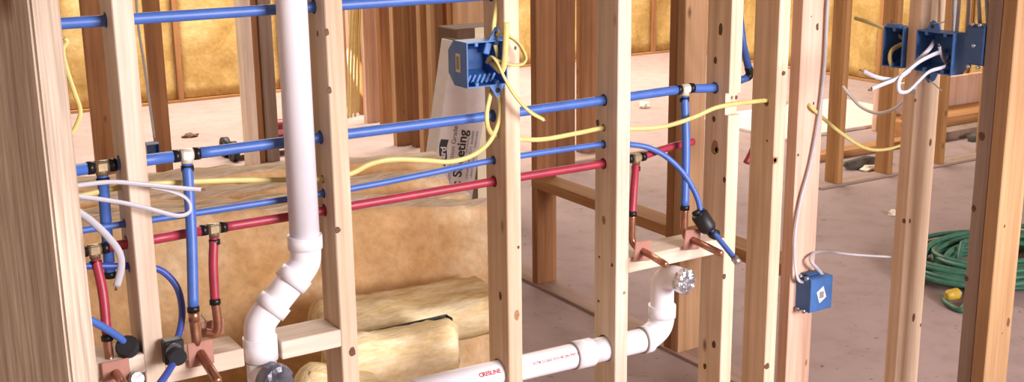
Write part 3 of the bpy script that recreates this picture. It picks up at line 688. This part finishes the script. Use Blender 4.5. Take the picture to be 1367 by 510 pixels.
for dy, dzz in ((.016, .046), (.040, .046), (.012, -.046), (.034, -.046)):
    g = G(); g.cyl((.042, dy, dzz-.004), (.042, dy, dzz+.006), .0055, 10); put(g, 'screw', 'steel')
g = G(); g.box((-.020, .008, .046), (.028, .030, .054), .003); put(g, 'cable_clamp', 'box_dark_blue')
# far box on middle partition
t, sh, put = ebox('outlet_box', .075, .115, .05, Matrix.Identity(3), (1.662, 6.33, .145), gang=1, mats=('box_dark_blue',))
tag(t, 'small blue box low on a distant brown stud', 'electrical box')
g = G(); g.box((-.036, -.004, .046), (.036, -.001, .057), .001); put(g, 'mud_ring', 'steel'); g = G(); g.box((-.042, -.004, -.057), (-.03, -.001, .057), .001); put(g, 'mud_ring', 'steel')

# ---- cables
def cable(name, label, pts, mat, r=.0056, flat=.55, seg=8, cat='cable', fdir=None, cores=False):
    P = spline(pxl(pts), seg)
    if cores:
        t = empty(name, P[0]); G().sweep(P, r, 10, flat, fdir).build('sheath', mat, t)
        d = (P[-1]-P[-2]).normalized()
        G().cyl(P[-1], P[-1]+d*.008, r*.4, 8).build('core', 'wire_bare', t)
    else:
        t = G().sweep(P, r, 10, flat, fdir).build(name, mat)
    return tag(t, label, cat)
ZU = Vector((0, 0, 1)); YU = Vector((0, 1, 0))
cable('yellow_cable', 'yellow cable end dangling beside the nearest post', [(86, 51, 2.19), (89, 56, 2.19), (84, 68, 2.19), (90, 95, 2.19), (100, 125, 2.19), (107, 146, 2.19), (104, 163, 2.19), (90, 182, 2.19), (50, 198, 2.19), (0, 200, 2.19), (-60, 195, 2.19)], 'cable_yellow', cores=True, r=.0042)
cable('yellow_cable', 'yellow cable sagging from the left into the middle box', [(60, 268, 2.25), (105, 262, 2.255), (150, 252, 2.26), (200, 246, 2.275), (300, 241, 2.275), (380, 240, 2.265), (432, 239, 2.255), (468, 232, 2.25), (495, 219, 2.245), (525, 213, 2.24), (565, 214, 2.235), (600, 216, 2.23), (630, 208, 2.225), (652, 191, 2.22), (664, 168, 2.22), (668, 148, 2.22), (666, 128, 2.22), (662, 110, 2.225)], 'cable_yellow', fdir=YU)
cable('yellow_cable', 'short yellow cable loop hanging just under the middle box', [(658, 112, 2.215), (654, 130, 2.205), (650, 150, 2.20), (651, 168, 2.20), (656, 178, 2.215), (664, 182, 2.24)], 'cable_yellow', fdir=YU)
cable('yellow_cable', 'yellow cable dropping into the middle box from above', [(667, -60, 2.23), (664, 0, 2.23), (659, 36, 2.22), (660, 55, 2.215), (664, 75, 2.225), (660, 90, 2.235), (667, 95, 2.215)], 'cable_yellow', fdir=YU)
cable('yellow_cable', 'yellow cable folded in front of the middle box with upright end', [(676, 30, 2.165), (675, 60, 2.165), (673, 85, 2.165), (669, 95, 2.17), (662, 90, 2.18), (655, 84, 2.20)], 'cable_yellow', r=.0068)
cable('yellow_cable', 'yellow cable arching out of middle box around its stud', [(662, 50, 2.20), (668, 44, 2.18), (680, 49, 2.17), (692, 58, 2.165), (700, 72, 2.165), (701, 80, 2.165), (695, 86, 2.165), (680, 86, 2.165), (664, 80, 2.18), (654, 76, 2.205)], 'cable_yellow')
cable('yellow_cable', 'yellow cable tail poking down from middle box past its stud', [(651, 84, 2.21), (656, 76, 2.19), (664, 84, 2.175), (673, 103, 2.165), (687, 127, 2.16), (706, 148, 2.155), (726, 160, 2.15)], 'cable_yellow', cores=True, r=.006)
cable('yellow_cable', 'yellow cable threaded through the pipe wall studs right of the middle box', [(690, 186, 2.25), (725, 186, 2.25), (770, 178, 2.25), (812, 170, 2.255), (843, 172, 2.25), (880, 170, 2.24), (905, 164, 2.225), (930, 155, 2.21), (955, 144, 2.2), (980, 139, 2.198), (1003, 136, 2.22), (1028, 134, 2.235), (1050, 138, 2.24)], 'cable_yellow', fdir=YU)
cable('yellow_cable', 'yellow cable drooping from the pinkish stud towards the back', [(1072, 132, 2.23), (1084, 144, 2.19), (1097, 156, 2.22), (1118, 174, 2.35), (1145, 193, 2.5), (1165, 200, 2.6), (1186, 199, 2.7), (1206, 193, 2.8), (1225, 185, 2.9)], 'cable_yellow', r=.0052, flat=.7)
cable('yellow_cable', 'yellow cable end sticking left out of the single blue box', [(1141, 24, 2.25), (1160, 30, 2.2), (1185, 40, 2.1), (1203, 50, 2.06), (1212, 60, 2.03)], 'cable_yellow', cores=False)
cable('yellow_cable', 'yellow cable curled inside the single blue box', [(1208, 58, 2.03), (1200, 61, 2.04), (1191, 67, 2.045), (1188, 78, 2.045), (1192, 92, 2.04)], 'cable_yellow', r=.0065)
# white on the left
cable('white_cable', 'white cable ending level beside the plated tee', [(60, 252, 2.10), (103, 248, 2.12), (150, 243, 2.15), (200, 247, 2.16), (240, 251, 2.16), (268, 253, 2.16)], 'cable_white', r=.0046, cores=True)
cable('white_cable', 'white cable looped back beside the plated tee', [(60, 255, 2.12), (105, 262, 2.13), (160, 270, 2.155), (200, 279, 2.16), (235, 288, 2.16), (252, 284, 2.165), (254, 273, 2.17), (245, 262, 2.175), (225, 254, 2.175), (200, 249, 2.17)], 'cable_white', r=.0046)
cable('white_cable', 'white cable end drooping in front of the red brass tee', [(70, 262, 2.05), (103, 282, 2.07), (122, 295, 2.09), (142, 314, 2.10), (158, 335, 2.11), (162, 355, 2.115), (156, 382, 2.12)], 'cable_white', r=.0068, cores=True)
# white on the right boxes
cable('white_cable', 'white cable twisted out of the two-gang box, thick end left', [(1262, 68, 1.93), (1248, 72, 1.88), (1228, 82, 1.86), (1210, 96, 1.86), (1195, 106, 1.86), (1180, 112, 1.86), (1163, 119, 1.86)], 'cable_white', r=.0062, cores=True)
cable('white_cable', 'white cable bent in a hook below the two-gang box', [(1270, 84, 1.92), (1258, 90, 1.87), (1240, 96, 1.85), (1225, 110, 1.85), (1212, 122, 1.85), (1201, 122, 1.85), (1200, 110, 1.85), (1206, 98, 1.86), (1222, 84, 1.88), (1240, 66, 1.90), (1248, 54, 1.94)], 'cable_white', r=.0052)
cable('white_cable', 'white cable ending furthest left under the single blue box', [(1215, 94, 1.88), (1205, 101, 1.87), (1190, 106, 1.87), (1170, 103, 1.88), (1152, 95, 1.9)], 'cable_white', r=.0052, cores=True)
cable('white_cable', 'white cable end standing up inside the two-gang box', [(1266, 76, 1.915), (1263, 83, 1.90), (1258, 76, 1.895), (1254, 62, 1.895)], 'cable_white', r=.0058, cores=True)
cable('white_cable', 'thin white cable drooping between the back studs', [(1126, 116, 2.7), (1135, 128, 2.6), (1150, 143, 2.5), (1170, 151, 2.35), (1190, 147, 2.2), (1208, 134, 2.05), (1222, 116, 1.95)], 'cable_white', r=.005, flat=.8)
cable('white_cable', 'white cable running down the pinkish stud to the sticker box', [(1109, -40, 2.19), (1105, 10, 2.19), (1101, 90, 2.19), (1093, 160, 2.19), (1082, 220, 2.19), (1069, 268, 2.19), (1062, 310, 2.19), (1061, 345, 2.19), (1065, 372, 2.18), (1074, 377, 2.175)], 'cable_white', r=.0048, flat=.6, fdir=YU)
cable('white_cable', 'white cable tail curving right from the sticker box', [(1101, 372, 2.17), (1094, 362, 2.17), (1085, 352, 2.17), (1082, 344, 2.18), (1088, 337, 2.2), (1105, 336, 2.24), (1140, 340, 2.3), (1188, 343, 2.4)], 'cable_white', r=.005, flat=.7)
for i, (xa_, xb_, Y, lab) in enumerate([(1212, 1210, 2.03, 'grey cable feeding the single blue box from above'), (1265, 1262, 1.93, 'grey cable entering the two-gang box, leftmost of the bunch above it'), (1274, 1266, 1.90, 'white cable entering the two-gang box from above'), (1285, 1280, 1.87, 'grey flat cable between the two-gang box and closed box'), (1293, 1297, 1.82, 'grey cable entering the closed blue box on its left'), (1303, 1308, 1.80, 'grey cable entering the closed blue box on its right')]):
    xo = .03 if i else 0.02
    c = [A(xa_, -60, Y), A((xa_+xb_)/2, -5, Y), A(xb_, 34 if i not in (1, 2, 3) else 48, Y)]
    G().sweep(spline([p+Vector((.03, 0, 0)) for p in c], 6), .0052, 10, .6).build('grey_cable', 'cable_white' if i == 2 else 'cable_grey')
    tag(bpy.data.objects[[o.name for o in COL.objects][-1]], lab, 'cable')
# grey lead down to the far blue box
cable('grey_cable', 'thin grey cable dropping to the distant blue box', [(181, -20, 6.3), (184, 30, 6.3), (193, 90, 6.3), (200, 140, 6.3), (206, 184, 6.32)], 'cable_grey', r=.007, flat=.7)
for i, (xt, xb2, yb) in enumerate([(470, 465, 158), (475, 469, 157), (478, 474, 156), (483, 478, 150)]):
    cable('yellow_cable', ['leftmost', 'second from left', 'third from left', 'rightmost'][i] + ' of four yellow cables hanging on the far studs', [(xt, -40, 7.0), ((xt+xb2)/2-1, 60, 7.0), (xb2, yb, 7.0)], 'cable_yellow', r=.0075, flat=.6)

# ---- insulation batts lying about
def batt_mesh(Lx, Ty, Hz, res=.028, amp=.012, seed=0.0, warp=.02):
    """box grid with fuzzy relief; slot 0 broad faces, 1 edges"""
    nx, ny, nz = max(2, int(Lx/res)), max(2, int(Ty/res)), max(2, int(Hz/res))
    bm = bmesh.new(); cache = {}
    def vert(i, j, k):
        q = (i, j, k)
        if q not in cache:
            p = Vector((Lx*i/nx-Lx/2, Ty*j/ny-Ty/2, Hz*k/nz))
            # rounded edges
            ex = min(i, nx-i)/nx*Lx; ey = min(j, ny-j)/ny*Ty; ez = min(k, nz-k)/nz*Hz
            r = .02
            def rnd(a, b): return (max(0, r-a)*max(0, r-b))/(r*r)*r*.5
            s = Vector((1 if i > nx/2 else -1, 1 if j > ny/2 else -1, 1 if k > nz/2 else -1))
            p -= Vector((s.x*(rnd(ex, ey)+rnd(ex, ez)), s.y*(rnd(ey, ex)+rnd(ey, ez)), s.z*(rnd(ez, ex)+rnd(ez, ey))))
            n1 = noise.noise_vector(p*2.2+Vector((seed, seed*.7, 0)))*warp; n2 = noise.noise_vector(p*11+Vector((seed, 3, 0)))*amp; n3 = noise.noise_vector(p*34+Vector((0, seed, 7)))*amp*.5
            p = p+n1+n2+n3; p.z = max(p.z, 0) if k else 0.0
            cache[q] = bm.verts.new(p)
        return cache[q]
    def quad(a, b, c, d, m):
        f = bm.faces.new((vert(*a), vert(*b), vert(*c), vert(*d))); f.material_index = m; f.smooth = True
    for i in range(nx):
        for k in range(nz):
            quad((i, 0, k), (i+1, 0, k), (i+1, 0, k+1), (i, 0, k+1), 0); quad((i, ny, k), (i, ny, k+1), (i+1, ny, k+1), (i+1, ny, k), 0)
        for j in range(ny):
            quad((i, j, 0), (i, j+1, 0), (i+1, j+1, 0), (i+1, j, 0), 1); quad((i, j, nz), (i+1, j, nz), (i+1, j+1, nz), (i, j+1, nz), 1)
    for j in range(ny):
        for k in range(nz):
            quad((0, j, k), (0, j, k+1), (0, j+1, k+1), (0, j+1, k), 1); quad((nx, j, k), (nx, j+1, k), (nx, j+1, k+1), (nx, j, k+1), 1)
    return bm
def batt(label, pL, pR, T, H, mats=('batt_face', 'batt_top'), z0=0.0, seed=0.0, rot=None, **kw):
    """front-bottom edge from pL to pR, thickness T behind it"""
    pL, pR = Vector((*pL, z0)), Vector((*pR, z0)); d = pR-pL; Lx = d.length; d.normalize(); nrm = Vector((-d.y, d.x, 0))
    g = G(); g.merge(batt_mesh(Lx, T, H, seed=seed, **kw), -1)
    R = Matrix((d, nrm, ZU)).transposed()
    if rot is not None: R = R @ rot
    g.xform(R, (pL+pR)/2 + nrm*T/2); o = g.build('insulation_batt', list(mats)); return tag(o, label, 'insulation')
batt('wide brown-orange insulation batt standing in front of the stack', (.42, 3.56), (1.80, 2.91), .11, .605, seed=1)
batt('insulation batt standing second from the front of the stack', (.50, 3.63), (1.76, 3.08), .10, .60, seed=2.2)
batt('insulation batt standing third in the stack', (.55, 3.74), (1.80, 3.29), .12, .605, seed=3.7)
batt('insulation batt standing at the rear of the stack', (.60, 3.85), (1.92, 3.53), .13, .61, seed=5.1)
batt('pale insulation batt lying flat on others beside the middle stud', (1.13, 2.73), (1.655, 2.67), .26, .10, mats=('batt_fluffy', 'batt_fluffy'), z0=.30, seed=7, res=.022, warp=.012)
batt('low insulation batt lying under the pale flat one', (1.14, 2.75), (1.40, 2.69), .22, .295, mats=('batt_fluffy', 'batt_fluffy'), seed=8)
fb = batt('light yellow insulation batt with black backing standing upright', (1.04, 2.50), (1.385, 2.50), .075, .44, mats=('batt_fluffy', 'batt_edge'), seed=9, res=.018, warp=.006)
g = G(); g.box((1.10, 2.574, .02), (1.390, 2.577, .434), .001); g.box((1.387, 2.545, .05), (1.390, 2.577, .433), .001); g.build('backing', 'facing_black', fb)
batt('torn yellow insulation piece leaning below the right blocking', (.86, 2.50), (1.06, 2.46), .08, .40, mats=('batt_fluffy', 'batt_edge'), seed=11, res=.02, rot=Matrix.Rotation(.25, 3, 'Y'), warp=.01)

# ---- boxes leaning behind the stack
wd, dp_, hh, ln = .20, .09, .885, .187
ct = tag(empty('sheeting_box', (2.26, 4.25, 0)), 'tall white carton of plastic sheeting leaning behind the batts', 'box')
base = Vector((2.158, 4.20, wd*math.sin(ln)+.001)); LR = Matrix.Rotation(ln, 3, 'Y')
def onbox(p): return base + LR @ Vector(p)
g = G(); g.box((0, 0, 0), (wd, dp_, hh), .003); g.xform(LR, base); cb = g.build('carton', 'cardboard_white', ct)
g = G(); g.box((.003, .003, hh), (wd-.003, dp_-.003, hh+.004), .001); g.xform(LR, base); g.build('top_flap', 'cardboard_brown', ct)
def bprint(xo, zo, body, size, mat='ink_black', bold=0.0):
    return text_part('print', body, size, mat, ct, lambda x, y: onbox((xo-y, -.0008, zo+x)), bold=bold, align='RIGHT')
bprint(.130, .530, 'Plastic Sheeting', .058, bold=.0014)
bprint(.082, .545, 'Construction Grade', .030)
bprint(.143, .50, 'Film sheeting', .012); bprint(.163, .53, 'COVERS  PROTECTS  BARRIER', .015); bprint(.182, .53, 'LENGTH   WIDTH   THICKNESS', .014)
g = G(); zb0, zb1 = .375, .485; n_ = 9; pts = []
for i in range(n_): pts.append(onbox((.012+.004*math.sin(i/(n_-1)*2*PI), -.0008, zb0+(zb1-zb0)*i/(n_-1))))
for i in range(n_): pts.append(onbox((.048+.004*math.sin((n_-1-i)/(n_-1)*2*PI), -.0008, zb1-(zb1-zb0)*i/(n_-1))))
g.prism(pts, LR @ Vector((0, .0004, 0))); g.build('logo_flag', 'ink_black', ct)
text_part('print', 'llard', .038, 'cardboard_white', ct, lambda x, y: onbox((.041-y, -.0012, .388+x)), bold=.001)
ca, cz = A(610, 50, 4.62), A(612, 39, 4.62).z
g = G(); g.box((ca.x, 4.62, 0), (ca.x+.24, 4.80, cz), .004)
bc_ = g.build('carton', 'cardboard_brown', empty('brown_carton', (ca.x+.12, 4.71, 0))); tag(bc_.parent, 'plain brown carton standing behind the white carton', 'box')
g = G(); g.box((ca.x+.09, 4.617, .02), (ca.x+.14, 4.6195, cz)); g.build('tape', 'sticker_tan', bc_.parent)

# ---- red wheeled machine far behind
t = tag(empty('wheeled_machine', (2.45, 6.58, 0)), 'red wheeled machine on the floor behind the white drain', 'machine')
g = G(); g.box((2.34, 6.50, .035), (2.80, 6.66, .15), .025); g.build('housing', 'red_paint', t)
g = G(); g.sweep([(2.38, 6.58, .15), (2.40, 6.58, .15), (2.76, 6.58, .15), (2.78, 6.58, .15)], [.03, .05, .05, .03], 20); g.build('tank', 'red_paint', t)
for y in (6.52, 6.66):
    wv = G().ring((2.15, y, .058), (2.185, y, .058), .058, .034, 24).build('wheel', 'black_rubber', t); G().cyl((2.155, y, .058), (2.18, y, .058), .036, 16).build('wheel_hub', 'crimp_black', wv)
g = G(); g.box((2.19, 6.51, .05), (2.36, 6.67, .07), .004); g.build('frame', 'red_paint', t)
g = G(); g.box((2.72, 6.54, 0), (2.75, 6.64, .05), .003); g.build('foot', 'black_rubber', t)

# ---- green extension cord coil
cc = Vector((4.05, 2.86, 0)); rnd = random.Random(4); P = []
nturn = 17
for i in range(nturn*40+1):
    a = 2*PI*i/40; k = i/40
    q = .5+.5*math.sin(k*1.9+.6)
    rx = .26+.16*q+.03*math.sin(a+k*1.3); ry = .17+.12*q+.02*math.sin(k*2.7)
    lay = .012+.022*((k*1.37) % 3)+.008*math.sin(a*2+k)+.012*(k/nturn)
    P.append(cc + Vector((rx*math.cos(a)+.03*math.sin(k*3), ry*math.sin(a)+.035*math.cos(k*2.3), lay)))
t = tag(empty('extension_cord', cc), 'coiled green extension cord with yellow plug on the floor', 'extension cord')
G().sweep(P, .0105, 8).build('cord', 'cord_green', t)
pg = AZ(1271, 393, .03)
G().sweep(spline([P[-1], AZ(1300, 398, .02), AZ(1285, 414, .012), AZ(1264, 405, .012), AZ(1260, 396, .014), pg+Vector((-.03, 0, -.005))], 8), .0105, 8).build('cord_tail', 'cord_green', t)
pl = G().sweep([pg+Vector((-.035, 0, 0)), pg+Vector((-.02, 0, 0)), pg+Vector((.018, -.008, .002)), pg+Vector((.022, -.009, .002))], [.012, .020, .022, .018], 14).build('plug', 'plug_yellow', t)
G().ring(pg+Vector((.02, -.009, .002)), pg+Vector((.027, -.0105, .002)), .016, .010).build('plug_ring', 'steel', pl)

# ---- lumber, board and scraps behind the back wall
def plank(lo, hi, mat, label, name='plank', cat='plank'):
    g = G(); g.box(lo, hi, .003); return tag(g.build(name, mat), label, cat)
plank((4.70, 4.62, 0), (5.7, 4.71, .038), 'fir_x', 'long brown plank lying behind the orange back studs')
plank((5.10, 5.12, 0), (6.4, 5.95, .02), 'gypsum', 'pale gypsum sheet lying flat on the floor behind back studs', 'gypsum_sheet', 'sheet')
plank((5.75, 4.60, 0), (7.1, 4.72, .05), 'grey_board', 'greyish plank at the bottom of the lumber stack', cat='plank')
plank((5.72, 4.74, 0), (7.1, 4.98, .10), 'fir_x', 'thick brown timber behind the greyish plank', cat='plank')
plank((5.76, 5.02, 0), (7.15, 5.06, .28), 'pine_pink', 'reddish board standing on edge behind the lumber stack', cat='plank')
plank((5.78, 4.80, .10), (5.86, 4.86, .14), 'fir_orange', 'small orange wood block on the thick brown timber', 'wood_block', 'block')
def scrap(c, s, mat, label, name='scrap', seed=0, cat='debris'):
    bm = bmesh.new(); bmesh.ops.create_icosphere(bm, subdivisions=2, radius=1)
    for v in bm.verts:
        n = 1+.45*noise.noise(v.co*1.8+Vector((seed, 0, 0))); v.co = Vector((v.co.x*s[0]*n, v.co.y*s[1]*n, max(0, (v.co.z+.55)*s[2]*n)))
    g = G(); g.merge(bm); g.xform(Matrix.Identity(3), c); return tag(g.build(name, mat), label, cat)
scrap(Vector((4.98, 4.40, .0)), (.16, .05, .035), 'scrap_dark', 'dark crumpled rag by the back wall plate', 'rag', 1)
scrap(Vector((4.96, 4.33, .0)), (.09, .03, .018), 'scrap_pale', 'pale foam scrap beside the dark rag', 'foam_scrap', 2)
scrap(Vector((6.02, 4.50, .0)), (.07, .03, .03), 'scrap_dark', 'small black scrap in front of the lumber stack', 'scrap', 3)
scrap(AZ(254, 183), (.05, .035, .015), 'cardboard_brown', 'small brown scrap on the bright far floor left', 'scrap', 4)
scrap(AZ(860, 144), (.04, .035, .03), 'scrap_pale', 'little yellow crumb on floor between the pipe wall studs', 'scrap', 5)
scrap(AZ(1191, 287), (.025, .02, .015), 'scrap_pale', 'tiny pale crumb beside the right stud', 'scrap', 6)
